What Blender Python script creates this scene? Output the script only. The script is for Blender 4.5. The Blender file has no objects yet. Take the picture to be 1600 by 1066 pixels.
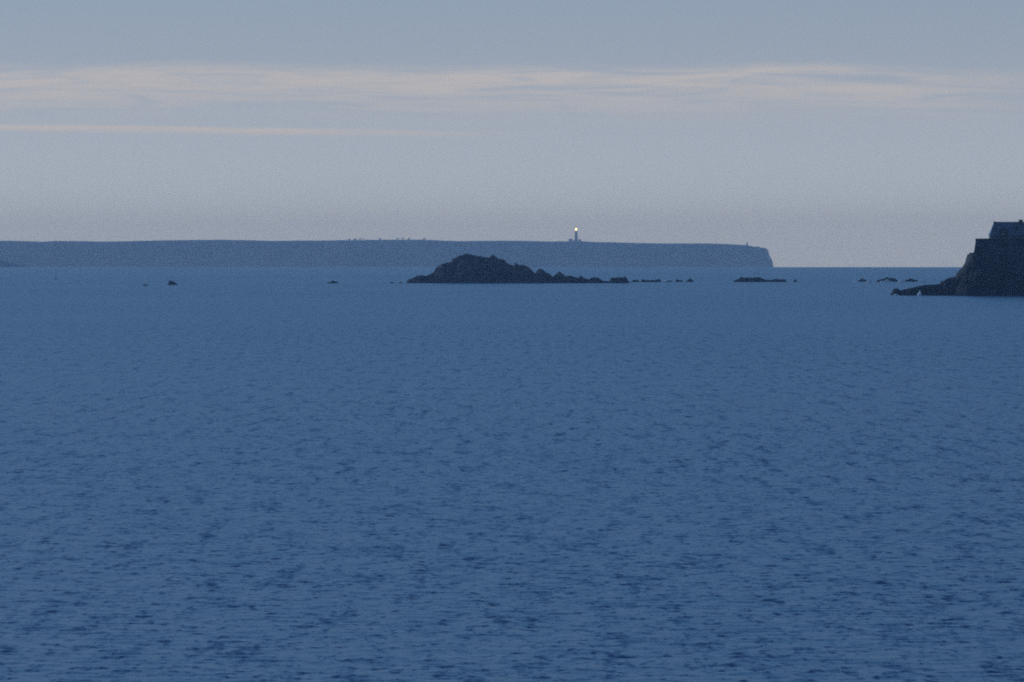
import bpy, bmesh, math, random
import numpy as np
from mathutils import Vector, Matrix

random.seed(7)
rng = np.random.default_rng(11)
sc = bpy.context.scene
COL = sc.collection
PI = math.pi
R_EARTH = 7.4e6          # earth radius with normal refraction, metres
EYE = 12.0               # camera height above the sea
F_PX = 11455.0           # focal length in pixels of the 1600 px wide photograph
Y_LEVEL = 396.9          # photograph row of the true horizontal

# ------------------------------------------------------------------ camera
cam_d = bpy.data.cameras.new('camera')
cam = bpy.data.objects.new('camera', cam_d); COL.objects.link(cam)
cam_d.sensor_fit = 'HORIZONTAL'
cam_d.sensor_width = 23.5
cam_d.lens = 23.5 * F_PX / 1600.0
cam_d.clip_start = 1.0
cam_d.clip_end = 120000.0
cam.location = (0, 0, EYE)
cam.rotation_euler = (PI / 2 - math.atan((533 - Y_LEVEL) / F_PX), 0, 0)
sc.camera = cam

# ------------------------------------------------------------------ sky
SUN_ELEV = math.radians(13)
SUN_AZ = math.radians(-62)      # compass angle from +Y, clockwise positive: low on the left, ahead of the camera and outside the frame
world = bpy.data.worlds.new('World'); sc.world = world
world.use_nodes = True
wt = world.node_tree; wt.nodes.clear()

class NT:
    """small helper that wires shader nodes"""
    def __init__(self, tree): self.t = tree
    def n(self, kind, **kw):
        nd = self.t.nodes.new(kind)
        for k, v in kw.items(): setattr(nd, k, v)
        return nd
    def link(self, a, b): self.t.links.new(a, b)
    def put(self, sock, v):
        if hasattr(v, 'is_output'): self.t.links.new(v, sock)
        else: sock.default_value = v
    def math(self, op, a, b=None, c=None, clamp=False):
        nd = self.n('ShaderNodeMath', operation=op, use_clamp=clamp)
        self.put(nd.inputs[0], a)
        if b is not None: self.put(nd.inputs[1], b)
        if c is not None: self.put(nd.inputs[2], c)
        return nd.outputs[0]
    def vmath(self, op, a, b=None, scale=None):
        nd = self.n('ShaderNodeVectorMath', operation=op)
        self.put(nd.inputs[0], a)
        if b is not None: self.put(nd.inputs[1], b)
        if scale is not None: self.put(nd.inputs['Scale'], scale)
        return nd.outputs[0]
    def comb(self, x, y, z):
        nd = self.n('ShaderNodeCombineXYZ')
        for s, v in zip(nd.inputs, (x, y, z)): self.put(s, v)
        return nd.outputs[0]
    def noise(self, vec, scale=1.0, detail=3.0, rough=0.5, out=0, dist=0.0):
        nd = self.n('ShaderNodeTexNoise')
        self.put(nd.inputs['Vector'], vec)
        nd.inputs['Scale'].default_value = scale
        nd.inputs['Detail'].default_value = detail
        nd.inputs['Roughness'].default_value = rough
        nd.inputs['Distortion'].default_value = dist
        return nd.outputs[out]
    def smooth(self, v, a, b, lo=0.0, hi=1.0):
        nd = self.n('ShaderNodeMapRange', interpolation_type='SMOOTHSTEP')
        self.put(nd.inputs['Value'], v)
        nd.inputs['From Min'].default_value = a; nd.inputs['From Max'].default_value = b
        self.put(nd.inputs['To Min'], lo); self.put(nd.inputs['To Max'], hi)
        return nd.outputs[0]
    def mix(self, fac, a, b, blend='MIX'):
        nd = self.n('ShaderNodeMix', data_type='RGBA', blend_type=blend)
        self.put(nd.inputs[0], fac); self.put(nd.inputs[6], a); self.put(nd.inputs[7], b)
        return nd.outputs[2]

W = NT(wt)
sky = W.n('ShaderNodeTexSky', sky_type='NISHITA')
sky.sun_disc = False
sky.sun_elevation = SUN_ELEV
sky.sun_rotation = SUN_AZ
sky.altitude = 0.0
sky.air_density = 0.50
sky.dust_density = 0.05
sky.ozone_density = 4.2
tc = W.n('ShaderNodeTexCoord')
sep = W.n('ShaderNodeSeparateXYZ'); W.link(tc.outputs['Generated'], sep.inputs[0])
az = W.math('ARCTAN2', sep.outputs[0], sep.outputs[1])
el = W.math('ARCSINE', sep.outputs[2])
SKY_STRENGTH = 0.135
SKY_TINT = (0.94, 1.0, 0.93, 1.0)     # the camera's white balance, the same over the whole sky
base = W.mix(1.0, sky.outputs[0], SKY_TINT, 'MULTIPLY')

def band(centre, slope, half_up, half_dn, seed, wob, az_scale, lo, hi, a0, a1, a2, a3):
    """a long thin stratus streak: elevation profile times noise, fading in and out along the azimuth"""
    wv = W.noise(W.comb(W.math('MULTIPLY', az, az_scale), seed, 0.0), 1.0, 3.0, 0.55)
    c = W.math('ADD', W.math('MULTIPLY', az, slope), centre)
    d = W.math('SUBTRACT', W.math('SUBTRACT', el, c), W.math('MULTIPLY', W.math('SUBTRACT', wv, 0.5), wob))
    up = W.smooth(d, half_up * 0.25, half_up, 1.0, 0.0)
    dn = W.smooth(d, -half_dn, 0.0, 0.0, 1.0)
    tex = W.noise(W.comb(W.math('MULTIPLY', az, az_scale * 1.2), W.math('MULTIPLY', el, 620.0), seed), 1.0, 5.0, 0.55, dist=1.2)
    t = W.smooth(tex, lo, hi)
    ext = W.math('MULTIPLY', W.smooth(az, a0, a1), W.smooth(az, a2, a3, 1.0, 0.0))
    m = W.math('MULTIPLY', W.math('MULTIPLY', up, dn), t)
    return W.math('MULTIPLY', m, ext)

b1 = band(0.0237, -0.003, 0.0026, 0.0072, 3.1, 0.0030, 38.0, 0.26, 0.64, -0.9, -0.3, 0.045, 0.085)
b2 = band(0.01645, -0.011, 0.0006, 0.0009, 8.7, 0.0007, 44.0, 0.15, 0.5, -0.6, -0.2, -0.035, 0.012)
# the same kind of thin streaks, farther up and all the way round
st = W.noise(W.comb(W.math('MULTIPLY', az, 3.0), W.math('MULTIPLY', el, 38.0), 4.0), 1.0, 5.0, 0.55, dist=0.6)
st = W.math('MULTIPLY', W.smooth(st, 0.56, 0.72), W.smooth(el, 0.045, 0.10))
st = W.math('MULTIPLY', st, W.smooth(el, 0.35, 0.7, 1.0, 0.0))
cl = W.math('ADD', W.math('MULTIPLY', b1, 0.85), W.math('MULTIPLY', b2, 0.8))
cl = W.math('ADD', cl, W.math('MULTIPLY', st, 0.35), clamp=True)
CLOUD = (3.85, 3.7, 3.68, 1.0)
# pale bank of distant stratus low along the whole horizon
veil = W.smooth(el, 0.01, 0.10, 0.95, 0.0)
veil_c = W.mix(W.smooth(el, 0.002, 0.04), (3.35, 3.76, 4.35, 1.0), (2.12, 2.22, 2.72, 1.0))
base = W.mix(veil, base, veil_c)
withcl = W.mix(cl, base, CLOUD)
bg = W.n('ShaderNodeBackground')
W.link(withcl, bg.inputs['Color'])
bg.inputs['Strength'].default_value = SKY_STRENGTH
wo = W.n('ShaderNodeOutputWorld'); W.link(bg.outputs[0], wo.inputs['Surface'])

# ------------------------------------------------------------------ sun (already all but gone)
sun_d = bpy.data.lights.new('sun', 'SUN')
sun_d.energy = 1.05
sun_d.angle = math.radians(30)
sun_d.color = (0.62, 0.83, 1.0)
sun = bpy.data.objects.new('sun', sun_d); COL.objects.link(sun)
sd = Vector((math.sin(SUN_AZ) * math.cos(SUN_ELEV), math.cos(SUN_AZ) * math.cos(SUN_ELEV), math.sin(SUN_ELEV)))
sun.rotation_euler = sd.to_track_quat('Z', 'Y').to_euler()
sun.location = sd * 500

# ------------------------------------------------------------------ picture
vs = sc.view_settings
sc.display_settings.display_device = 'sRGB'
vs.view_transform = 'Standard'; vs.look = 'None'; vs.gamma = 1.0; vs.use_curve_mapping = False
vs.exposure = 0.0
sc.render.engine = 'CYCLES'
cy = sc.cycles
cy.use_denoising = False
cy.max_bounces = 7; cy.glossy_bounces = 3; cy.volume_bounces = 4; cy.transmission_bounces = 3
cy.caustics_reflective = False; cy.caustics_refractive = False
cy.filter_width = 1.9

# ------------------------------------------------------------------ geometry helpers
def sea_z(r): return -r * r / (2 * R_EARTH)
def dist_of(py):
    """distance of the water surface seen at photograph row py"""
    a = (py - Y_LEVEL) / F_PX
    return R_EARTH * (a - math.sqrt(max(a * a - 2 * EYE / R_EARTH, 0)))
def wx(px, D): return (px - 800.0) / F_PX * D
def wz(py, D): return EYE + (Y_LEVEL - py) / F_PX * D

def _h(ix, iy, s):
    n = (ix.astype(np.int64) * 374761393 + iy.astype(np.int64) * 668265263 + s * 974711) & 0x7fffffff
    n = ((n ^ (n >> 13)) * 1274126177) & 0x7fffffff
    n = (n ^ (n >> 16)) & 0xffff
    return n / 65535.0
def vnoise(x, y, s=0):
    ix, iy = np.floor(x), np.floor(y); fx, fy = x - ix, y - iy
    fx = fx * fx * (3 - 2 * fx); fy = fy * fy * (3 - 2 * fy)
    a = _h(ix, iy, s); b = _h(ix + 1, iy, s); c = _h(ix, iy + 1, s); d = _h(ix + 1, iy + 1, s)
    return (a + (b - a) * fx) * (1 - fy) + (c + (d - c) * fx) * fy
def fbm(x, y, s=0, o=4):
    t = 0; a = 0.5; n = 0
    for k in range(o):
        t = t + a * vnoise(x * 2 ** k + 17.3 * k, y * 2 ** k, s + k); n += a; a *= 0.5
    return t / n
def facets(x, y, s=0):
    """fractured blocks: every cell has its own level and tilt"""
    ix, iy = np.floor(x), np.floor(y)
    best = np.full(x.shape, 9.0); out = np.zeros(x.shape)
    for dx in (-1, 0, 1):
        for dy in (-1, 0, 1):
            cx, cy_ = ix + dx, iy + dy
            px = cx + _h(cx, cy_, s); py = cy_ + _h(cx, cy_, s + 1)
            d = (x - px) ** 2 + (y - py) ** 2
            v = _h(cx, cy_, s + 2) - 0.5 + (x - px) * (_h(cx, cy_, s + 3) - 0.5) * 1.2 + (y - py) * (_h(cx, cy_, s + 4) - 0.5) * 1.2
            m = d < best
            best = np.where(m, d, best); out = np.where(m, v, out)
    return out

def mesh_obj(name, verts, faces, mat, parent=None, smooth=False, loc=None):
    me = bpy.data.meshes.new(name)
    me.from_pydata([tuple(v) for v in verts], [], [tuple(f) for f in faces])
    me.validate(); me.update()
    if smooth: me.polygons.foreach_set('use_smooth', [True] * len(me.polygons))
    o = bpy.data.objects.new(name, me); COL.objects.link(o)
    me.materials.append(mat)
    if parent: o.parent = parent
    if loc: o.location = loc
    return o
def grid_obj(name, X, Y, Z, mat, parent=None, smooth=False, loc=None):
    n, m = X.shape
    co = np.stack([X, Y, Z], -1).reshape(-1, 3).astype(np.float32)
    i = np.arange(n * m).reshape(n, m)
    q = np.stack([i[:-1, :-1], i[:-1, 1:], i[1:, 1:], i[1:, :-1]], -1).reshape(-1, 4)
    me = bpy.data.meshes.new(name)
    me.vertices.add(len(co)); me.vertices.foreach_set('co', co.ravel())
    me.loops.add(q.size); me.loops.foreach_set('vertex_index', q.ravel().astype(np.int32))
    me.polygons.add(len(q))
    me.polygons.foreach_set('loop_start', (np.arange(len(q)) * 4).astype(np.int32))
    me.polygons.foreach_set('loop_total', np.full(len(q), 4, np.int32))
    me.update(calc_edges=True)
    me.polygons.foreach_set('use_smooth', np.full(len(q), smooth, bool))
    o = bpy.data.objects.new(name, me); COL.objects.link(o)
    me.materials.append(mat)
    if parent: o.parent = parent
    if loc is not None: o.location = loc
    return o
def bm_obj(name, bm, mat, parent=None, smooth=False, loc=None):
    bmesh.ops.recalc_face_normals(bm, faces=bm.faces)
    me = bpy.data.meshes.new(name); bm.to_mesh(me); bm.free()
    if smooth: me.polygons.foreach_set('use_smooth', [True] * len(me.polygons))
    o = bpy.data.objects.new(name, me); COL.objects.link(o)
    me.materials.append(mat)
    if parent: o.parent = parent
    if loc is not None: o.location = loc
    return o
def bm_box(bm, x0, x1, y0, y1, z0, z1, top=None):
    """box; top=(dx, dy) draws the top face in by that much on every side (batter)"""
    dx, dy = top or (0, 0)
    c = [(x0, y0, z0), (x1, y0, z0), (x1, y1, z0), (x0, y1, z0),
         (x0 + dx, y0 + dy, z1), (x1 - dx, y0 + dy, z1), (x1 - dx, y1 - dy, z1), (x0 + dx, y1 - dy, z1)]
    v = [bm.verts.new(p) for p in c]
    for f in ((0, 1, 2, 3), (4, 5, 6, 7), (0, 1, 5, 4), (1, 2, 6, 5), (2, 3, 7, 6), (3, 0, 4, 7)):
        bm.faces.new([v[k] for k in f])
def box(name, mat, parent, *a, top=None):
    bm = bmesh.new(); bm_box(bm, *a, top=top); return bm_obj(name, bm, mat, parent)
def lathe(name, mat, parent, prof, seg=16, smooth=True, loc=None):
    bm = bmesh.new(); rings = []
    for r, z in prof:
        rings.append([bm.verts.new((r * math.cos(2 * PI * k / seg), r * math.sin(2 * PI * k / seg), z)) for k in range(seg)])
    for a, b in zip(rings, rings[1:]):
        for k in range(seg): bm.faces.new((a[k], a[(k + 1) % seg], b[(k + 1) % seg], b[k]))
    bm.faces.new(rings[0]); bm.faces.new(rings[-1])
    return bm_obj(name, bm, mat, parent, smooth, loc)
def empty(name, loc, rz=0.0):
    o = bpy.data.objects.new(name, None); COL.objects.link(o)
    o.location = loc; o.rotation_euler = (0, 0, rz); o.empty_display_size = 0.5
    return o
def tag(o, label=None, cat=None, group=None, kind=None):
    if label: o['label'] = label
    if cat: o['category'] = cat
    if group: o['group'] = group
    if kind: o['kind'] = kind
    return o

# ------------------------------------------------------------------ materials
def new_mat(name):
    m = bpy.data.materials.new(name); m.use_nodes = True
    m.node_tree.nodes.clear()
    N = NT(m.node_tree)
    out = N.n('ShaderNodeOutputMaterial'); p = N.n('ShaderNodeBsdfPrincipled')
    N.link(p.outputs[0], out.inputs['Surface'])
    return m, N, p, out
def plain(name, col, rough=0.7, var=0.25, scale=1.0):
    m, N, p, out = new_mat(name)
    g = N.n('ShaderNodeNewGeometry')
    f = N.noise(g.outputs['Position'], scale, 4.0, 0.6)
    dark = tuple(c * (1 - var) for c in col) + (1,); lite = tuple(min(1, c * (1 + var)) for c in col) + (1,)
    N.link(N.mix(N.smooth(f, 0.3, 0.7), dark, lite), p.inputs['Base Color'])
    p.inputs['Roughness'].default_value = rough
    return m
def rock_mat(name, c0, c1, lichen, scale=0.5, tide=None):
    m, N, p, out = new_mat(name)
    g = N.n('ShaderNodeNewGeometry')
    a = N.noise(g.outputs['Position'], scale, 6.0, 0.65)
    col = N.mix(N.smooth(a, 0.32, 0.68), c0 + (1,), c1 + (1,))
    b = N.noise(g.outputs['Position'], scale * 0.45, 4.0, 0.6)
    s = N.n('ShaderNodeSeparateXYZ'); N.link(g.outputs['Normal'], s.inputs[0])
    lf = N.math('MULTIPLY', N.smooth(b, 0.5, 0.62), N.smooth(s.outputs[2], 0.1, 0.7))
    col = N.mix(lf, col, lichen + (1,))
    if tide is not None:      # black wrack and wet stone below the tide line
        sp = N.n('ShaderNodeSeparateXYZ'); N.link(g.outputs['Position'], sp.inputs[0])
        zz = N.math('ADD', sp.outputs[2], N.math('MULTIPLY', N.math('SUBTRACT', b, 0.5), 5.0))
        col = N.mix(N.smooth(zz, tide - 0.8, tide + 0.8, 0.75, 0.0), col, (0.012, 0.013, 0.011, 1))
    N.link(col, p.inputs['Base Color'])
    p.inputs['Roughness'].default_value = 0.85
    bp = N.n('ShaderNodeBump'); bp.inputs['Strength'].default_value = 0.6; bp.inputs['Distance'].default_value = 0.25
    N.link(N.noise(g.outputs['Position'], 2.2, 6.0, 0.7), bp.inputs['Height']); N.link(bp.outputs[0], p.inputs['Normal'])
    return m
M = {}
M['rock'] = rock_mat('dark_weedy_rock', (0.014, 0.014, 0.014), (0.075, 0.065, 0.058), (0.12, 0.10, 0.065), tide=3.6)
M['lowrock'] = rock_mat('wet_rock', (0.015, 0.015, 0.016), (0.04, 0.037, 0.035), (0.03, 0.03, 0.025))
M['fortrock'] = rock_mat('fort_rock', (0.012, 0.011, 0.01), (0.036, 0.028, 0.024), (0.024, 0.027, 0.016), tide=4.0)
M['cliff'] = rock_mat('cliff_rock', (0.06, 0.056, 0.055), (0.09, 0.08, 0.075), (0.045, 0.05, 0.035), scale=0.03)
M['slate'] = plain('slate', (0.13, 0.145, 0.17), 0.4, 0.3, 1.5)
M['granite'] = plain('granite', (0.2, 0.185, 0.17), 0.8, 0.2, 0.7)
M['plaster'] = plain('weathered_render', (0.12, 0.115, 0.105), 0.85, 0.25, 0.8)
M['glass_dark'] = plain('window_glass', (0.02, 0.022, 0.025), 0.12, 0.1, 1.0)
M['wood'] = plain('grey_painted_wood', (0.16, 0.16, 0.16), 0.6, 0.15, 2.0)
M['dormer'] = plain('dark_slate_hanging', (0.028, 0.028, 0.03), 0.85, 0.2, 1.2)
M['brick'] = plain('chimney_brick', (0.10, 0.07, 0.06), 0.85, 0.3, 3.0)
M['iron'] = plain('painted_iron', (0.05, 0.055, 0.05), 0.5, 0.2, 2.0)
M['foam'] = plain('sea_foam', (0.8, 0.82, 0.84), 0.7, 0.05, 2.0)
M['bark'] = plain('bark', (0.08, 0.06, 0.045), 0.9, 0.3, 2.0)
M['leaf'] = plain('pine_foliage', (0.05, 0.065, 0.035), 0.8, 0.4, 0.6)
# fort masonry
m, N, p, out = new_mat('rampart_masonry')
g = N.n('ShaderNodeNewGeometry'); s = N.n('ShaderNodeSeparateXYZ'); N.link(g.outputs['Position'], s.inputs[0])
br = N.n('ShaderNodeTexBrick')
N.link(N.comb(N.math('ADD', s.outputs[0], s.outputs[1]), s.outputs[2], 0.0), br.inputs['Vector'])
br.inputs['Scale'].default_value = 1.0; br.inputs['Brick Width'].default_value = 0.9; br.inputs['Row Height'].default_value = 0.42
br.inputs['Mortar Size'].default_value = 0.03
br.inputs['Color1'].default_value = (0.085, 0.074, 0.066, 1); br.inputs['Color2'].default_value = (0.03, 0.028, 0.027, 1)
br.inputs['Mortar'].default_value = (0.05, 0.046, 0.042, 1)
blot = N.noise(g.outputs['Position'], 0.35, 5.0, 0.65)
N.link(N.mix(N.smooth(blot, 0.42, 0.66), br.outputs[0], (0.022, 0.022, 0.02, 1)), p.inputs['Base Color'])
p.inputs['Roughness'].default_value = 0.85
bp = N.n('ShaderNodeBump'); bp.inputs['Distance'].default_value = 0.05; bp.invert = True
N.link(br.outputs['Fac'], bp.inputs['Height']); N.link(bp.outputs[0], p.inputs['Normal'])
M['rampart'] = m
# lighthouse light
m = bpy.data.materials.new('lighthouse_lamp'); m.use_nodes = True; m.node_tree.nodes.clear()
N = NT(m.node_tree); out = N.n('ShaderNodeOutputMaterial'); em = N.n('ShaderNodeEmission')
em.inputs['Color'].default_value = (1.0, 0.82, 0.38, 1); em.inputs['Strength'].default_value = 5.0
N.link(em.outputs[0], out.inputs['Surface']); M['lamp'] = m
m = bpy.data.materials.new('lantern_glass'); m.use_nodes = True; m.node_tree.nodes.clear()
N = NT(m.node_tree); out = N.n('ShaderNodeOutputMaterial')
tr = N.n('ShaderNodeBsdfTransparent'); gl = N.n('ShaderNodeBsdfGlossy'); gl.inputs['Roughness'].default_value = 0.05
ms = N.n('ShaderNodeMixShader'); ms.inputs[0].default_value = 0.06
N.link(tr.outputs[0], ms.inputs[1]); N.link(gl.outputs[0], ms.inputs[2]); N.link(ms.outputs[0], out.inputs['Surface'])
M['lantern_glass'] = m
# sea water: the larger chop is geometry, the ripples a spread of surface slopes
m, N, p, out = new_mat('sea_water')
g = N.n('ShaderNodeNewGeometry'); pos = g.outputs['Position']
def slope(scale_xyz, amp, detail):
    v = N.vmath('MULTIPLY', pos, scale_xyz)
    c = N.noise(v, 1.0, detail, 0.55, out=1)
    c = N.vmath('SUBTRACT', c, (0.5, 0.5, 0.5))
    return N.vmath('MULTIPLY', c, amp)
SLOPE_FINE = 0.42; SLOPE_MID = 0.36
gust = N.noise(N.vmath('MULTIPLY', pos, (0.004, 0.0016, 0.004)), 1.0, 3.0, 0.55)
gf = N.smooth(gust, 0.3, 0.7, 0.65, 1.3)
sl = N.vmath('ADD', slope((3.6, 1.7, 1.0), (SLOPE_FINE, SLOPE_FINE, 0.0), 2.0), slope((1.7, 0.6, 0.4), (SLOPE_MID * 0.6, SLOPE_MID, 0.0), 2.0))
# short steep fronts of the wavelets that run towards the shore
fr_ = N.smooth(N.noise(N.vmath('MULTIPLY', pos, (3.9, 1.25, 0.4)), 1.0, 3.0, 0.6), 0.52, 0.78, 0.0, -0.27)
fr_ = N.math('ADD', fr_, N.smooth(N.noise(N.vmath('MULTIPLY', pos, (1.9, 0.46, 0.4)), 1.0, 3.0, 0.6), 0.50, 0.78, 0.03, -0.19))
fr_ = N.math('ADD', fr_, N.smooth(N.noise(N.vmath('MULTIPLY', pos, (0.8, 0.065, 0.4)), 1.0, 4.0, 0.62), 0.46, 0.74, 0.02, -0.12))
sl = N.vmath('ADD', sl, N.comb(0.0, fr_, 0.0))
sl = N.vmath('SCALE', sl, scale=gf)
nrm = N.vmath('NORMALIZE', N.vmath('ADD', g.outputs['Normal'], sl))
N.link(nrm, p.inputs['Normal'])
p.inputs['Base Color'].default_value = (0.003, 0.065, 0.150, 1)
p.inputs['Roughness'].default_value = 0.285
p.inputs['IOR'].default_value = 1.333
M['sea'] = m

# ------------------------------------------------------------------ sea
def build_sea():
    # rings: fine where the chop can be seen, coarser towards the horizon
    rr = [1.0, 20.0, 60.0, 100.0, 130.0, 160.0, 175.0]
    r = 182.0
    while r < 16500.0:
        rr.append(r)
        r += 0.30 if r < 400 else 0.30 * (r / 400.0) ** 2.05
    rr = np.array(rr)
    fine = np.linspace(-math.radians(5.0), math.radians(5.0), 430)
    side = np.radians(np.array([5.6, 6.6, 8.5, 12, 18, 27, 40, 55, 75, 95, 120, 145, 165, 180]))
    aa = np.concatenate([-side[::-1], fine, side])
    Rg, Ag = np.meshgrid(rr, aa, indexing='ij')
    X = Rg * np.sin(Ag); Y = Rg * np.cos(Ag); Z = sea_z(Rg)
    dr = np.gradient(rr)
    da = np.gradient(aa)
    step = np.maximum(dr[:, None] * np.ones_like(Ag), Rg * da[None, :] * 0.9)
    gustmap = 0.55 + 0.9 * fbm(X / 60.0, Y / 130.0, 5, 4)
    dx = np.zeros_like(X); dy = np.zeros_like(X); dz = np.zeros_like(X)
    lam = np.geomspace(0.8, 2.3, 64)
    rs = np.random.default_rng(3)
    for L in lam:
        k = 2 * PI / L
        th = math.radians(-12) + rs.normal(0, 0.85)
        kx, ky = k * math.sin(th), k * math.cos(th)
        steep = 0.009 * (1.0 if L < 2 else (2 / L) ** 0.8)
        A = steep / k
        ph = rs.uniform(0, 2 * PI)
        w = np.clip((L / (step + 1e-9) - 2.6) / 2.5, 0, 1) * gustmap
        q = kx * X + ky * Y + ph
        c = np.cos(q) * A * w; s_ = np.sin(q) * A * w
        dz += c
        dx -= s_ * kx / k * 0.9; dy -= s_ * ky / k * 0.9
    o = grid_obj('sea', X + dx, Y + dy, Z + dz, M['sea'], smooth=True)
    # make the normals point up
    me = o.data
    if me.polygons[len(me.polygons) // 2].normal.z < 0: me.flip_normals()
    tag(o, kind='structure')
    return o
sea = build_sea()

# ------------------------------------------------------------------ rock builder
def rock_part(name, pts, base_py, depth, seed, mat, parent=None, origin=None, cell=2.0, rough=1.0, shift=0.0, step=0.30, power=1.7, flat=None):
    """a crag whose skyline follows pts (photograph pixels) and which has a front, a back and a foot under water"""
    D = dist_of(base_py) + depth / 2 + shift
    s = D / F_PX
    xs_p = np.array([wx(p[0], D) for p in pts]); hs_p = np.array([wz(p[1], D) - sea_z(D) for p in pts])
    x0, x1 = xs_p[0] - 0.8, xs_p[-1] + 0.8
    n = max(10, int((x1 - x0) / step)); m_ = max(12, int(depth / (step * 1.2)))
    u = np.linspace(x0, x1, n); v = np.linspace(-1, 1, m_)
    H = np.interp(u, xs_p, hs_p, left=-1.0, right=-1.0)
    U, V = np.meshgrid(u, v, indexing='ij')
    Hm = max(hs_p.max(), 0.5)
    half = depth / 2 * (0.30 + 0.70 * np.sqrt(np.clip(H, 0.05, None) / Hm))
    wob = (fbm(u / 9.0, np.zeros_like(u), seed + 40, 3) - 0.5) * depth * (0.05 if flat else 0.25)
    Yl = V * half[:, None] + wob[:, None]
    if flat: 
        shp = np.interp(np.abs(V) * 0 + V, [-1, flat[0], 0, flat[1], 1], [0, 1, 1, 1, 0])
        shp = shp ** 0.85
    else:
        shp = 1 - np.abs(V) ** power
    foot = -1.6
    away = np.clip(np.abs(V) * 3.0, 0.0, 1.0) if not flat else np.clip((0.95 - shp) * 3.0, 0, 1)
    fc = facets(U / cell, Yl / cell, seed) * 0.9 + facets(U / (cell * 0.42), Yl / (cell * 0.42), seed + 9) * 0.5
    big = fbm(U / (cell * 3.2), Yl / (cell * 3.2), seed + 3, 3) - 0.5
    sz = np.clip(H, 0.4, None)[:, None]
    rel = rough * (fc * np.minimum(cell * 0.42, sz * 0.32) + big * sz * 0.5)
    Z = foot + (H[:, None] - foot) * shp + rel * (0.16 + 0.84 * away) * np.clip(shp * 4, 0, 1)
    # never rise over the skyline seen in the photograph by more than a stone
    Z = np.minimum(Z, np.maximum(H[:, None] + 0.25 * min(cell, 1.6) * np.clip(fc, -0.2, 0.7), foot))
    X = U + (facets(U / cell + 31, V * 3, seed + 5)) * 0.25
    ox, oy, oz = origin if origin is not None else (0.5 * (xs_p[0] + xs_p[-1]), D, sea_z(D))
    o = grid_obj(name, X - ox, Yl + D - oy, Z + sea_z(D) - oz, mat, parent, smooth=False)
    if origin is None: o.location = (ox, oy, oz)
    return o

# ------------------------------------------------------------------ far headland with its lighthouse
HD = 18000.0
head_pts = [(-700, 381), (-420, 378), (-200, 376), (-60, 377), (0, 376.2), (20, 376.6), (55, 378), (80, 376.6), (120, 376.8), (150, 377.6), (190, 377),
            (240, 375.8), (300, 375), (340, 374.6), (380, 375.4), (420, 376.6), (460, 376), (500, 376), (540, 375.4), (600, 374.6), (660, 374.6), (700, 376.4), (720, 376.8),
            (780, 376.0), (820, 376.4), (860, 377.4), (890, 377.0), (905, 376.4), (925, 378), (960, 378.8), (1000, 380), (1050, 380.6), (1100, 380.4), (1140, 381.4), (1165, 383),
            (1178, 384.8), (1183.5, 386.5), (1185, 385.6), (1190, 385.8), (1191.5, 387.4), (1193, 387.4), (1199, 387.4), (1201, 392), (1202.5, 400), (1205, 402), (1206.5, 408), (1208.5, 419.5), (1209.5, 427)]
def build_headland():
    D = HD
    xp = np.array([wx(p[0], D) for p in head_pts]); hp = np.array([wz(p[1], D) - sea_z(D) for p in head_pts])
    u = np.concatenate([np.arange(xp[0], xp[-1] - 140, 4.0), np.arange(xp[-1] - 140, xp[-1] + 4, 1.2)])
    v = np.concatenate([np.linspace(0, 90, 26), np.linspace(96, 260, 22), np.linspace(280, 1300, 16)])
    U, V = np.meshgrid(u, v, indexing='ij')
    H = np.interp(u, xp, hp, right=-3)[:, None]
    gul = fbm(U / 70.0, np.zeros_like(U), 21, 4)
    edge = 25 + 95 * gul + 14 * fbm(U / 14.0, V / 30.0, 25, 3)              # where the cliff meets the plateau
    t = np.clip(V / edge, 0, 1)
    shp = t ** 0.75
    shp = np.where(V > edge, 1.0, shp * (0.82 + 0.0 * V) + 0.12 * t)
    shp = np.where(V > edge, np.minimum(1.0, 0.94 + 0.06 * np.clip((V - edge) / 160, 0, 1)), shp * 0.94 / 0.94)
    Z = -4 + (H + 4) * shp
    Z = Z + (facets(U / 9.0, V / 9.0, 31) * 5 + facets(U / 22.0, V / 22.0, 35) * 7) * np.clip(np.sin(t * PI), 0, 1) 
    Z = Z + (fbm(U / 6.0, V / 8.0, 33, 2) - 0.5) * 1.6 * (V > edge)        # heath and scrub on the plateau
    back = np.clip((V - 1000) / 300, 0, 1)
    Z = np.minimum(Z, H + 0.6) * (1 - back) + (-6) * back
    cr = (V > edge)
    o = grid_obj('headland', U, V, Z, M['cliff'], smooth=False, loc=(0, D - 60, sea_z(D)))
    tag(o, kind='structure')
build_headland()
def build_spur():
    D = 15000.0
    pts = [(-700, 384), (-400, 389), (-200, 393), (-90, 399), (-30, 404), (0, 407), (20, 411), (40, 416), (52, 420), (60, 426)]
    xp = np.array([wx(p[0], D) for p in pts]); hp = np.array([wz(p[1], D) - sea_z(D) for p in pts])
    u = np.arange(xp[0], xp[-1], 3.5); v = np.linspace(-1, 1, 60)
    U, V = np.meshgrid(u, v, indexing='ij')
    H = np.interp(u, xp, hp)[:, None]
    shp = np.clip(1.25 * (1 - np.abs(V) ** 2.2), 0, 1)
    Z = -4 + (H + 4) * shp + facets(U / 12, V * 18, 41) * 4 * np.clip(np.abs(V) * 2, 0, 1) * np.clip(shp * 3, 0, 1)
    Z = np.minimum(Z, H)
    o = grid_obj('headland_spur', U, V * 120, Z, M['cliff'], smooth=False, loc=(0, D, sea_z(D)))
    tag(o, kind='structure')
build_spur()

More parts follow.
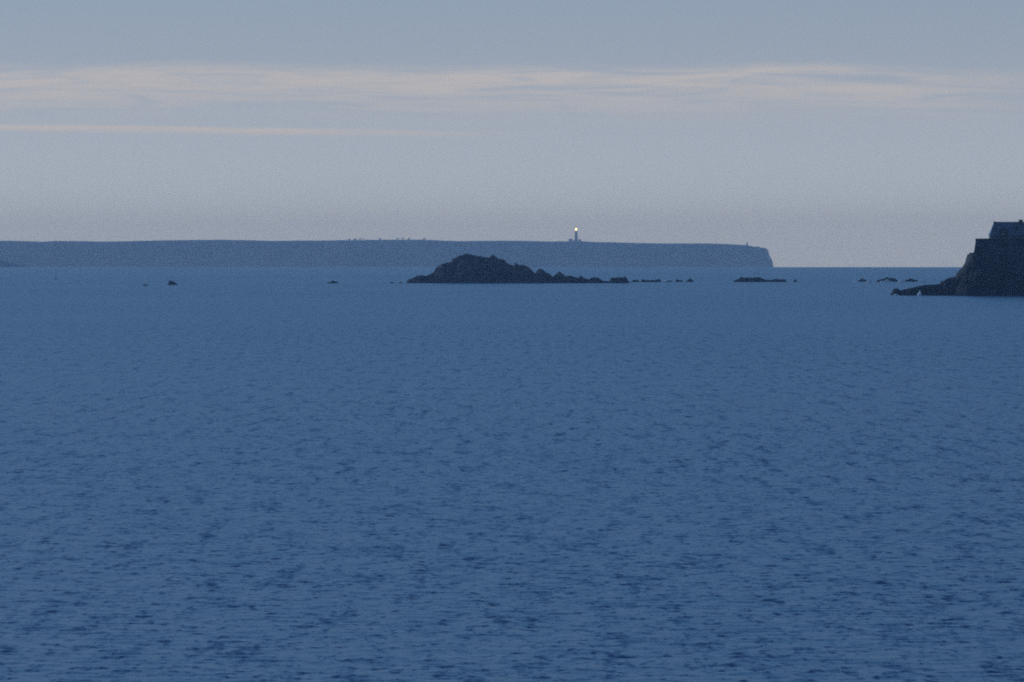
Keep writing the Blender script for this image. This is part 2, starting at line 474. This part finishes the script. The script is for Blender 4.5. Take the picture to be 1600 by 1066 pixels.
LH_X = wx(900.5, HD); LH_G = wz(377.2, HD)
lh = empty('lighthouse', (LH_X, HD + 40, LH_G - 1.0))
tag(lh, 'distant lighthouse with a lit yellow lamp on the headland skyline', 'lighthouse')
box('plinth', M['granite'], lh, -4.6, 4.6, -4.6, 4.6, -2.0, 5.0, top=(0.25, 0.25))
tw = box('tower', M['granite'], lh, -4.0, 4.0, -4.0, 4.0, 5.0, 24.6, top=(0.75, 0.75))
for zz in (8.5, 13.5, 18.5):
    fr = box('window', M['glass_dark'], tw, -0.6, 0.6, -4.05 + (zz - 5) * 0.038, -3.5 + (zz - 5) * 0.038, zz, zz + 2.2)
box('gallery', M['granite'], lh, -3.9, 3.9, -3.9, 3.9, 24.6, 25.7)
rail = bmesh.new()
for k in range(8):
    for sx, sy in ((1, 0), (0, 1)):
        for sg in (-1, 1):
            a = -3.7 + k * 7.4 / 7
            cx, cy_ = (a, sg * 3.7) if sx else (sg * 3.7, a)
            bm_box(rail, cx - .05, cx + .05, cy_ - .05, cy_ + .05, 25.7, 26.8)
tag(bm_obj('gallery_railing', rail, M['iron'], lh), kind='stuff')
lathe('lantern_base', M['granite'], lh, [(2.7, 25.7), (2.6, 27.0)], 20)
lathe('lamp', M['lamp'], lh, [(0.8, 27.3), (1.9, 28.3), (2.15, 30.5), (1.9, 33.2), (0.8, 34.4)], 20)
lathe('lantern_glass', M['lantern_glass'], lh, [(2.5, 27.0), (2.5, 34.6)], 20)
bars = bmesh.new()
for k in range(8):
    a = 2 * PI * k / 8
    bm_box(bars, 2.55 * math.cos(a) - .06, 2.55 * math.cos(a) + .06, 2.55 * math.sin(a) - .06, 2.55 * math.sin(a) + .06, 27.0, 34.6)
tag(bm_obj('glazing_bars', bars, M['iron'], lh), kind='stuff')
dm = lathe('lantern_dome', M['iron'], lh, [(2.8, 34.6), (2.5, 35.4), (1.7, 36.3), (0.7, 36.9), (0.12, 37.1), (0.1, 38.6)], 20)
def wing(x0, x1, zt, zr):
    w = box('keepers_wing', M['granite'], lh, x0, x1, -5.0, 5.0, -2.0, zt)
    bm = bmesh.new(); xm0, xm1 = x0 - .4, x1 + .4
    v = [bm.verts.new(p) for p in ((xm0, -5.5, zt), (xm1, -5.5, zt), (xm1, 5.5, zt), (xm0, 5.5, zt), (xm0 + 1.5, 0, zr), (xm1 - 1.5, 0, zr))]
    for f in ((0, 1, 5, 4), (1, 2, 5), (2, 3, 4, 5), (3, 0, 4), (0, 1, 2, 3)): bm.faces.new([v[k] for k in f])
    bm_obj('wing_roof', bm, M['slate'], w)
    box('chimney', M['brick'], w, x0 + 1.0, x0 + 2.0, -0.7, 0.7, zr - 1.6, zr + 1.4)
    for k in range(2):
        xx = x0 + (x1 - x0) * (k + 1) / 3
        box('window', M['glass_dark'], w, xx - .55, xx + .55, -5.04, -4.8, 1.2, 3.0)
wing(-18.5, -9.0, 3.6, 7.2); wing(5.5, 12.5, 3.2, 6.2)
box('link_building', M['granite'], lh, -8.99, -4.61, -3.5, 3.5, -2.0, 3.0)

# old pointed tower near the cliff edge
TX = wx(1168.3, HD)
ot = empty('stone_daymark', (TX, HD + 50, wz(383.6, HD) - 0.8))
tag(ot, 'small pointed stone tower near the cliff end of the headland', 'tower')
lathe('tower', M['granite'], ot, [(2.6, -2), (2.3, 1.5), (2.0, 5.0)], 16, smooth=False)
lathe('tower_cornice', M['granite'], ot, [(2.25, 5.0), (2.25, 5.5)], 16, smooth=False)
lathe('tower_roof', M['slate'], ot, [(2.1, 5.5), (1.2, 7.6), (0.15, 9.6)], 16, smooth=False)
box('door', M['wood'], ot, -0.5, 0.5, -2.62, -2.0, -0.2, 1.9)

# trees on the plateau
def tree(px, top_py, w_px, label, seed):
    rs = random.Random(seed)
    gz = wz(float(np.interp(px, [p[0] for p in head_pts], [p[1] for p in head_pts])), HD) - 1.2
    h = wz(top_py, HD) - gz; w = w_px * HD / F_PX / 2
    t = empty('pine_tree', (wx(px, HD), HD + 130, gz)); tag(t, label, 'tree', 'trees on the headland skyline')
    bm = bmesh.new()
    def limb(a, b, r0, r1, seg=6):
        a = Vector(a); b = Vector(b); q = (b - a).to_track_quat('Z', 'Y')
        ra = [bm.verts.new(a + q @ Vector((r0 * math.cos(2 * PI * k / seg), r0 * math.sin(2 * PI * k / seg), 0))) for k in range(seg)]
        rb = [bm.verts.new(b + q @ Vector((r1 * math.cos(2 * PI * k / seg), r1 * math.sin(2 * PI * k / seg), 0))) for k in range(seg)]
        for k in range(seg): bm.faces.new((ra[k], ra[(k + 1) % seg], rb[(k + 1) % seg], rb[k]))
    limb((0, 0, -1), (0.2, 0, h * 0.5), 0.35, 0.25); limb((0.2, 0, h * 0.5), (0.3, 0.1, h * 0.85), 0.25, 0.08)
    for k in range(6):
        a = rs.uniform(0, 2 * PI); z = h * rs.uniform(0.4, 0.7)
        limb((0.2, 0, z), (w * 0.7 * math.cos(a), w * 0.7 * math.sin(a), z + h * 0.2), 0.14, 0.05, 5)
    bm_obj('trunk', bm, M['bark'], t)
    bm = bmesh.new()
    clumps = [(rs.uniform(-.62, .62) * w, rs.uniform(-.62, .62) * w, h * rs.uniform(0.42, 0.82), rs.uniform(.28, .45) * w) for _ in range(9)]
    for cx, cy_, cz, cr in clumps:
        for _ in range(55):
            d = Vector((rs.gauss(0, 1), rs.gauss(0, 1), rs.gauss(0, 1))).normalized() * cr * rs.uniform(.5, 1.05)
            p_ = Vector((cx, cy_, cz)) + Vector((d.x, d.y, d.z * 0.65))
            p_.z = min(p_.z, h)
            q = Vector((rs.gauss(0, 1), rs.gauss(0, 1), rs.gauss(0, 1))).to_track_quat('Z', 'Y'); sz = rs.uniform(.25, .5)
            bm.faces.new([bm.verts.new(p_ + q @ Vector(c)) for c in ((-sz, -sz * .6, 0), (sz, -sz * .6, 0), (sz * .7, sz * .6, .1), (-sz * .7, sz * .6, .1))])
    bm_obj('crown', bm, M['leaf'], t)
for k, (px, ty, w_, lab) in enumerate([
        (543.5, 372.9, 5.0, 'leftmost tree of the far tree row on the headland skyline'),
        (553.5, 372.4, 6.5, 'broad tree second from the left in the far headland row'),
        (560.8, 371.8, 4.5, 'tall far headland tree between the broad tree and a narrow one'),
        (566.5, 371.9, 3.0, 'narrow far headland tree just right of the close left cluster'),
        (592.0, 371.9, 5.0, 'lone tree midway between two clusters on the far headland skyline'),
        (619.0, 372.2, 6.0, 'low rounded headland tree left of the pointed one'),
        (628.5, 371.2, 4.0, 'pointed tree right of centre in the far headland row'),
        (638.0, 372.0, 5.0, 'low headland tree just right of the pointed one'),
        (661.0, 371.9, 6.0, 'rightmost tree of the far tree row on the headland skyline')]):
    tree(px, ty, w_, lab, 100 + k)

# ------------------------------------------------------------------ the rocky islet
IB = 443.0
ID = dist_of(IB) + 9
isl = empty('rocky_islet', (wx(760, ID), ID, sea_z(ID)))
tag(isl, 'large dark rocky islet with a rounded hump and a long low tail', 'islet')
org = tuple(isl.location)
def crag(pts, depth, seed, cell, shift=0.0, name='outcrop', **kw):
    return rock_part(name, pts, IB - 0.3, depth, seed, M['rock'], isl, org, cell, shift=shift, **kw)
crag([(632, 444.5), (634, 441.5), (639.5, 436.5), (650, 432.5), (656, 430.2), (661, 431.6), (666.5, 432.2), (672, 429), (677, 426.5), (680, 421.5), (683, 417.8), (690, 414), (695, 412.4), (704, 410.2),
      (708, 406), (712, 403), (717.5, 400.2), (724, 399), (729, 397), (733, 396.6), (740, 398.4), (748, 400), (755, 401.4), (764, 402.8), (772, 403.2), (780, 404.6), (788, 407), (794, 412.6),
      (800, 415.2), (808, 417), (816, 418), (824, 421.5), (834, 429), (850, 438), (862, 444.5)], 34, 51, 3.0, shift=8, name='hump', step=0.28, rough=1.7)
crag([(760, 408), (765, 402.4), (767.5, 399), (770, 397.8), (772.5, 399.4), (776, 402.6), (782, 405), (788, 406.2), (792, 410), (796, 416)], 9, 52, 1.6, shift=19, rough=0.6)
crag([(800, 420), (803, 416), (804.5, 411.2), (807, 411), (810, 413.5), (815, 414.4), (818, 413.8), (822, 415.4), (830, 420.6), (835, 426), (838, 432), (842, 444)], 10, 53, 1.4, shift=8, rough=0.7)
crag([(832, 444), (834.5, 430), (838, 424), (842, 420.8), (845.5, 420.4), (850, 423.2), (853, 426.6), (858, 427.2), (862, 431), (866, 444)], 9, 54, 1.4, shift=4, rough=0.7)
crag([(858, 444), (862, 434), (867, 430), (870.5, 427.4), (874, 423.3), (877, 426.4), (882, 430), (886, 435), (890, 444)], 8, 55, 1.2, shift=3, rough=0.7)
crag([(880, 444), (884, 431.6), (890, 430.8), (898, 432.8), (904, 434.2), (906, 431), (908, 429.8), (910, 432), (912, 434.6), (921, 437), (930, 444)], 9, 56, 1.3, shift=2, rough=0.8)
crag([(916, 444), (921, 437), (924, 434.2), (928, 433), (934, 433.2), (938, 436), (942, 439), (954, 439.6), (962, 444)], 8, 57, 1.2, shift=2, rough=0.8)
crag([(952, 444), (953.5, 438), (955, 434), (961, 434.2), (967, 433), (973, 433.6), (977, 432.2), (979.5, 435.5), (982, 439.5), (986, 444)], 7, 58, 1.2, shift=3, rough=0.7)
crag([(640, 444), (655, 439), (680, 438), (705, 435), (740, 437), (770, 436), (800, 438.5), (830, 438), (860, 440), (890, 439.5), (915, 441), (930, 444)], 8, 59, 1.3, shift=-2, name='shore_ledge', rough=1.4)

# ------------------------------------------------------------------ separate rocks awash
def awash(pts, base, depth, seed, label, group='small rocks awash in the bay', cell=1.0):
    pts = [(x, y - 0.6 if y < base - 1 else y) for x, y in pts]
    o = rock_part('sea_rock', pts, base, depth, seed, M['lowrock'], None, None, cell, rough=0.7, step=0.22)
    tag(o, label, 'rock', group)
awash([(262, 445), (263.5, 440.5), (266, 438.3), (268.5, 440), (271, 440.2), (273, 442), (275.5, 443.5), (278.5, 446)], 445.3, 3.5, 61, 'lone wedge-shaped dark rock far left in the bay')
awash([(508, 444), (512, 441.6), (516, 441.4), (519.5, 438.8), (523, 440.6), (527, 440.8), (530.5, 443.5)], 442.8, 3.5, 62, 'small flat rock midway between the wedge rock and the islet')
awash([(605, 444), (609, 441.6), (613, 440.9), (617, 442), (619, 444)], 442.6, 2.6, 63, 'tiny rock just left of the islet, the farther of two')
awash([(621, 444), (624, 441.7), (627, 441.3), (629.5, 443.5)], 442.8, 2.2, 64, 'tiny rock almost touching the left tip of the islet')
awash([(222, 447), (225, 445.2), (229, 445), (233, 447)], 446.6, 2.0, 65, 'barely visible low rock left of the wedge-shaped rock')
awash([(984, 442), (988, 438.8), (993, 437.4), (997, 438.8), (1002, 441)], 440.8, 3.0, 66, 'small low rock just off the right tail of the islet')
awash([(1001.5, 442), (1003, 436.6), (1007, 438), (1013, 438.6), (1019, 438), (1025, 438.2), (1029.5, 436.4), (1032, 438.4), (1035, 442)], 441.0, 3.5, 67, 'long flat rock with two raised ends right of the islet')
awash([(1040, 441), (1043, 439.2), (1048, 439), (1054, 440.4), (1056, 441.5)], 440.4, 2.4, 68, 'thin rock barely above water beside white surf')
awash([(1054.5, 441.5), (1056.5, 436.8), (1060, 438.2), (1066, 438.8), (1068, 441.5)], 440.5, 2.6, 69, 'short rock peaked at its left end, before the pyramid rock')
awash([(1070.5, 441.5), (1073.5, 438.6), (1077, 436.8), (1079, 435.4), (1081, 437), (1085, 440.8)], 440.6, 3.0, 70, 'pyramid-shaped rock ending the chain right of the islet')
awash([(1144.5, 442), (1147, 439), (1152, 437), (1157, 434), (1159.5, 433.2), (1164, 434.8), (1170, 434.2), (1175, 435.2), (1181, 433.8), (1187, 434), (1192, 436.6), (1198, 438), (1205, 438.2), (1212, 436.8), (1217, 437), (1221, 437.8), (1226, 436.8), (1231, 441.5)], 440.8, 6.0, 71, 'long jagged reef of dark rock below the end of the headland', cell=1.3)
awash([(1238.5, 441.5), (1240.5, 438), (1243.5, 437.2), (1247, 441)], 440.5, 2.2, 72, 'little rock just right of the long jagged reef')
awash([(1339, 441), (1342, 438.4), (1346.5, 435.8), (1350, 437.4), (1355, 438.6), (1357, 441)], 440.2, 3.0, 73, 'leftmost rock of the surf-washed group before the fort')
awash([(1368, 441.5), (1371, 438.6), (1376, 437.4), (1382, 436), (1384.5, 433), (1388, 434.8), (1396, 435.2), (1401, 437.4), (1406, 441.5)], 440.6, 4.5, 74, 'largest, middle rock of the surf-washed group before the fort', cell=1.2)
awash([(1412, 441.5), (1415, 438.8), (1420, 437.2), (1423, 435.2), (1427, 437), (1433, 438.4), (1437, 441)], 440.4, 3.4, 75, 'rightmost rock of the surf-washed group, nearest the fort')

# ------------------------------------------------------------------ fort on its rock, cut by the right edge of the picture
FB = 462.0
FD0 = dist_of(FB)
FS = (FD0 + 24) / F_PX
FD = FD0 + 24
fr = empty('fort_rock', (wx(1560, FD), FD, sea_z(FD)))
tag(fr, 'steep dark rock under the fort, sloping into the sea', 'rock')
forg = tuple(fr.location)
def frock(pts, depth, seed, cell, shift=0.0, name='outcrop', **kw):
    return rock_part(name, pts, FB, depth, seed, M['fortrock'], fr, forg, cell, shift=shift, **kw)
frock([(1440, 466), (1446, 452), (1458, 448), (1470, 444.6), (1474, 440), (1479, 436.8), (1488, 433.8), (1495.5, 432.4), (1497.5, 427), (1500, 424), (1504, 420), (1507.5, 416.4), (1509.5, 413), (1512, 410), (1513.5, 404), (1515.5, 398.4),
       (1518, 397.2), (1521.5, 395.6), (1526, 398), (1545, 401), (1570, 404), (1600, 406), (1640, 403), (1690, 402), (1740, 404), (1752, 412), (1764, 424), (1780, 438), (1800, 450), (1815, 466)], 48, 81, 3.4, name='main_rock', flat=(-0.45, 0.60), rough=1.7, step=0.24)
frock([(1390, 466), (1393.5, 456.5), (1396, 452.4), (1401, 450), (1404, 452), (1407, 453.8), (1412, 452.6), (1417.5, 452), (1423, 450), (1429.5, 448.4), (1436, 447), (1444.5, 444.8), (1458, 444.6), (1470, 443.8), (1474, 440), (1479, 436.6), (1488, 436), (1500, 440), (1520, 452), (1530, 466)], 14, 82, 1.6, shift=3, name='low_spit', rough=0.9, step=0.2)
frock([(1480, 466), (1490, 452), (1500, 440), (1508, 432), (1520, 428), (1532, 431), (1545, 424), (1562, 428), (1580, 422), (1600, 425), (1630, 420), (1660, 430), (1700, 426), (1730, 440), (1760, 466)], 20, 83, 2.0, shift=0, name='front_buttress', rough=1.1, step=0.24)

frock([(1478, 466), (1484, 446), (1492, 436), (1498, 428), (1504, 421), (1509, 414.5), (1513, 409), (1516, 403), (1520, 400.5), (1525, 401.5), (1531, 408), (1538, 412), (1546, 421), (1556, 428), (1566, 440), (1575, 466)], 22, 84, 2.6, shift=3, name='corner_crag', rough=1.5, step=0.22)
frock([(1560, 466), (1568, 440), (1577, 424), (1588, 415), (1596, 418), (1606, 412), (1618, 421), (1632, 430), (1640, 466)], 18, 85, 2.4, shift=3, name='corner_crag', rough=1.5, step=0.24)
WD = FD - 4.0                                # distance of the front rampart
def FX(px): return wx(px, WD)
def FZ(py): return wz(py, WD)
fx0, fx1 = FX(1524.6), FX(1742)
ft = empty('fort', ((fx0 + fx1) / 2, WD, FZ(408)))
tag(ft, 'old stone fort rampart with a level parapet on the right-hand rock', 'fort')
ox, oy, oz = ft.location
L0, L1 = fx0 - ox, fx1 - ox
zt = FZ(372.9) - oz; zb = -3.0
DEP = 24.0
def wall(name, plan0, plan1, thick, mat=M['rampart']):
    """battered rampart between two plan corners, the outer face to the right of the run"""
    (xa, ya), (xb, yb) = plan0, plan1
    d = Vector((xb - xa, yb - ya, 0)); L = d.length; d.normalize(); nrm = Vector((d.y, -d.x, 0))
    bm = bmesh.new(); nu = max(2, int(L / 1.2)); prof = [(1.5, zb), (1.05, zb + 3.0), (0.6, zb + 5.2), (0.18, zb + 7.0), (0.0, zt - 0.9)]
    rows = []
    for (b, z) in prof:
        rows.append([bm.verts.new(Vector((xa, ya, 0)) + d * (k * L / nu) + nrm * (b + random.uniform(-.03, .03)) + d * (((1 if k == nu else (-1 if k == 0 else 0))) * b) + Vector((0, 0, z + (random.uniform(-.04, .04) if z < zt - 1 else 0)))) for k in range(nu + 1)])
    top_o = rows[-1]
    top_i = [bm.verts.new(v.co - nrm * thick) for v in top_o]
    bot_i = [bm.verts.new((v.co.x, v.co.y, zb)) for v in top_i]
    rows += [top_i, bot_i]
    for a, b in zip(rows, rows[1:]):
        for k in range(nu): bm.faces.new((a[k], a[k + 1], b[k + 1], b[k]))
    for side in (0, nu): bm.faces.new([r_[side] for r_ in rows])
    w = bm_obj(name, bm, mat, ft)
    # coping stones, each a little uneven
    n = max(1, int(L / 1.15)); px_ = L / n
    for k in range(n):
        c = Vector((xa, ya, 0)) + d * ((k + .5) * px_) - nrm * (thick / 2 - 0.05)
        bm = bmesh.new(); hh = 0.9 + random.uniform(-.05, .05)
        bm_box(bm, -px_ / 2 + .012, px_ / 2 - .012, -thick / 2 - .06, thick / 2 + .06, 0, hh)
        o = bm_obj('coping_stone', bm, mat, w)
        o.location = (c.x, c.y, zt - 0.9 + 0.003); o.rotation_euler = (0, 0, math.atan2(d.y, d.x))
    return w
wall('rampart_wall', (L0, 0), (L1, 0), 1.2)
wall('rampart_wall', (L1, 0), (L1, DEP), 1.2)
wall('rampart_wall', (L1, DEP), (L0 + 5, DEP), 1.2)
wall('rampart_wall', (L0 + 5, DEP), (L0, 0), 1.2)
box('terrace', M['granite'], ft, L0 + 5.6, L1 - 1.1, 1.1, DEP - 1.1, zb, zt - 1.25)

# the barrack house behind the parapet
HDI = WD + 7.0
hx0, hx1 = wx(1546.2, HDI), wx(1700, HDI)
hz = wz(372.9, WD) - 1.25
hs = empty('barrack_house', ((hx0 + hx1) / 2, HDI, hz))
tag(hs, 'slate-roofed house with chimney and dormers rising behind the fort parapet', 'house')
a0, a1 = hx0 - hs.location.x, hx1 - hs.location.x
ze = wz(368.2, HDI) - hz; zr = wz(347.3, HDI + 3.6) - hz; HW = 7.6
box('wall', M['plaster'], hs, a0 + .3, a1 - .3, 0.3, HW - .3, -4.0, ze)
bm = bmesh.new()
hi = wx(1554.5, HDI) - wx(1546.2, HDI)
v = [bm.verts.new(p) for p in ((a0, -.1, ze), (a1, -.1, ze), (a1, HW + .1, ze), (a0, HW + .1, ze), (a0 + hi, HW / 2, zr), (a1 - hi, HW / 2, zr))]
for f in ((0, 1, 5, 4), (1, 2, 5), (2, 3, 4, 5), (3, 0, 4), (0, 1, 2, 3)): bm.faces.new([v[k] for k in f])
roof = bm_obj('roof', bm, M['slate'], hs)
box('ridge_cap', M['slate'], roof, a0 + hi - .1, a1 - hi + .1, HW / 2 - .16, HW / 2 + .16, zr - .12, zr + .1)
box('gutter', M['iron'], roof, a0 - .05, a1 + .05, -.24, -.11, ze - .12, ze + .03)
def hx(px): return wx(px, HDI) - hs.location.x
def hzz(py): return wz(py, HDI) - hz
def chimney(p0, p1, top):
    c = box('chimney', M['brick'], roof, hx(p0), hx(p1), HW / 2 - 1.0, HW / 2 + .1, zr - 1.6, hzz(top) - .2)
    box('chimney_cap', M['granite'], c, hx(p0) - .1, hx(p1) + .1, HW / 2 - 1.1, HW / 2 + .2, hzz(top) - .197, hzz(top))
chimney(1593.2, 1598.8, 343.4); chimney(1655, 1661, 343.4); chimney(1553.6, 1556.2, 346.2)
def dormer(p0, p1, eave, peak, bottom):
    x0, x1 = hx(p0), hx(p1); xm = (x0 + x1) / 2
    slope_ = (zr - ze) / (HW / 2 + .1)
    def yat(z): return (z - ze) / slope_ - .1
    z0, z1, z2 = hzz(bottom), hzz(eave), hzz(peak)
    yf = yat(max(z0, ze)) - 0.25
    bm = bmesh.new()
    v = [bm.verts.new(p) for p in ((x0, yf, z0), (x1, yf, z0), (x1, yf, z1), (xm, yf, z2), (x0, yf, z1), (x0, yat(z1) + .3, z1), (x1, yat(z1) + .3, z1), (xm, yat(z2) + .3, z2))]
    for f in ((0, 1, 2, 3, 4), (1, 2, 6), (0, 4, 5)): bm.faces.new([v[k] for k in f])
    d_ = bm_obj('dormer', bm, M['dormer'], roof)
    bm = bmesh.new(); e = .18
    v = [bm.verts.new(p) for p in ((x0 - e, yf - e, z1 - .1), (xm, yf - e, z2 + .06), (xm, yat(z2) + .3, z2 + .06), (x0 - e, yat(z1) + .2, z1 - .1), (x1 + e, yf - e, z1 - .1), (x1 + e, yat(z1) + .2, z1 - .1))]
    bm.faces.new([v[k] for k in (0, 1, 2, 3)]); bm.faces.new([v[k] for k in (1, 4, 5, 2)])
    r_ = bmesh.ops.solidify(bm, geom=list(bm.faces), thickness=-.08)
    bm_obj('dormer_roof', bm, M['dormer'], d_)
    ww = (x1 - x0) * .28
    box('window', M['glass_dark'], d_, xm - ww, xm + ww, yf - .02, yf + .06, z0 + (z1 - z0) * .18, z1 - .05)
dormer(1562.4, 1573.6, 360.5, 354.6, 369.8)
dormer(1585.0, 1591.5, 355.6, 352.9, 359.0)
dormer(1613.0, 1624.0, 360.5, 354.6, 369.8)
dormer(1668.0, 1679.0, 360.5, 354.6, 369.8)

# ------------------------------------------------------------------ channel beacon far left
BD = dist_of(437.0)
bc = empty('channel_beacon', (wx(87.4, BD), BD, sea_z(BD)))
tag(bc, 'thin dark beacon pole standing in the water far left', 'beacon')
lathe('pole', M['iron'], bc, [(0.10, -2.0), (0.09, 3.4), (0.06, wz(421.0, BD) - sea_z(BD) - 0.6)], 10)
lathe('topmark', M['iron'], bc, [(0.05, wz(421.0, BD) - sea_z(BD) - .6), (0.26, wz(421, BD) - sea_z(BD) - .45), (0.05, wz(421, BD) - sea_z(BD))], 10)
lathe('footing', M['lowrock'], bc, [(0.7, -2.0), (0.55, 0.25), (0.2, 0.35)], 12)

# ------------------------------------------------------------------ white water on the rocks
def surf(px0, px1, top, base, label, seed, D=None):
    rs = random.Random(seed)
    D = D or dist_of(base); x0, x1 = wx(px0, D), wx(px1, D); h = wz(top, D) - wz(base, D)
    bm = bmesh.new()
    n = int(70 + 55 * (x1 - x0))
    for _ in range(n):
        t = rs.random(); x = (t - .5) * (x1 - x0)
        env = (0.35 + 0.65 * abs(math.sin(5.3 * t + seed))) * math.sin(PI * min(max(t, .12), .88)) * rs.uniform(.5, 1)
        z = h * env * rs.random()
        r = rs.uniform(.12, .34) * D / 2200 * (1.15 - .5 * z / max(h, .1))
        mt = Matrix.Translation((x, rs.uniform(-.9, .3), z)) @ Matrix.Rotation(rs.uniform(0, 6), 4, 'Z') @ Matrix.Diagonal((rs.uniform(1, 2.0), rs.uniform(.8, 1.4), rs.uniform(.5, 1.1), 1))
        bmesh.ops.create_icosphere(bm, subdivisions=1, radius=r, matrix=mt)
    o = bm_obj('sea_foam', bm, M['foam'], None, True, (0, 0, 0))
    o.location = ((x0 + x1) / 2, D - 1.0, sea_z(D))
    tag(o, label, 'surf', kind='stuff')
surf(1036.5, 1041, 436.6, 441.6, 'white surf between two low rocks right of the islet', 1)
surf(981, 984, 438.6, 441.4, 'speck of white water at the right tail of the islet', 2)
surf(1355, 1361, 436.4, 441.0, 'white surf right of the leftmost surf-washed rock', 3)
surf(1336, 1341, 438.6, 441.0, 'thin white water left of the surf-washed rocks', 4)
surf(1378, 1393, 436.6, 441.8, 'white surf along the foot of the middle surf-washed rock', 5)
surf(1404, 1412, 437.0, 441.2, 'white surf between the middle and rightmost surf-washed rocks', 6)
surf(1436, 1446, 436.8, 441.0, 'white surf right of the rock nearest the fort', 7)
surf(1434.6, 1438.2, 452.6, 461.4, 'upright white splash against the low spit of the fort rock', 8, FD0 - 6)
surf(1396, 1403, 459.6, 462.2, 'thin white water at the tip of the fort rock spit', 9, FD0 - 6)

# ------------------------------------------------------------------ haze
bm = bmesh.new(); bm_box(bm, -21000, 21000, -17500, 19700, -40, 96)
m = bpy.data.materials.new('haze'); m.use_nodes = True; m.node_tree.nodes.clear()
N = NT(m.node_tree); out = N.n('ShaderNodeOutputMaterial'); pv = N.n('ShaderNodeVolumePrincipled')
pv.inputs['Color'].default_value = (0.55, 0.725, 1.0, 1)
pv.inputs['Absorption Color'].default_value = (1, 1, 1, 1)
pv.inputs['Density'].default_value = 6.2e-5
pv.inputs['Anisotropy'].default_value = 0.2
N.link(pv.outputs[0], out.inputs['Volume'])
hz_o = bm_obj('haze', bm, m)
tag(hz_o, 'thin bluish sea haze between the shore and the headland', 'haze', kind='stuff')
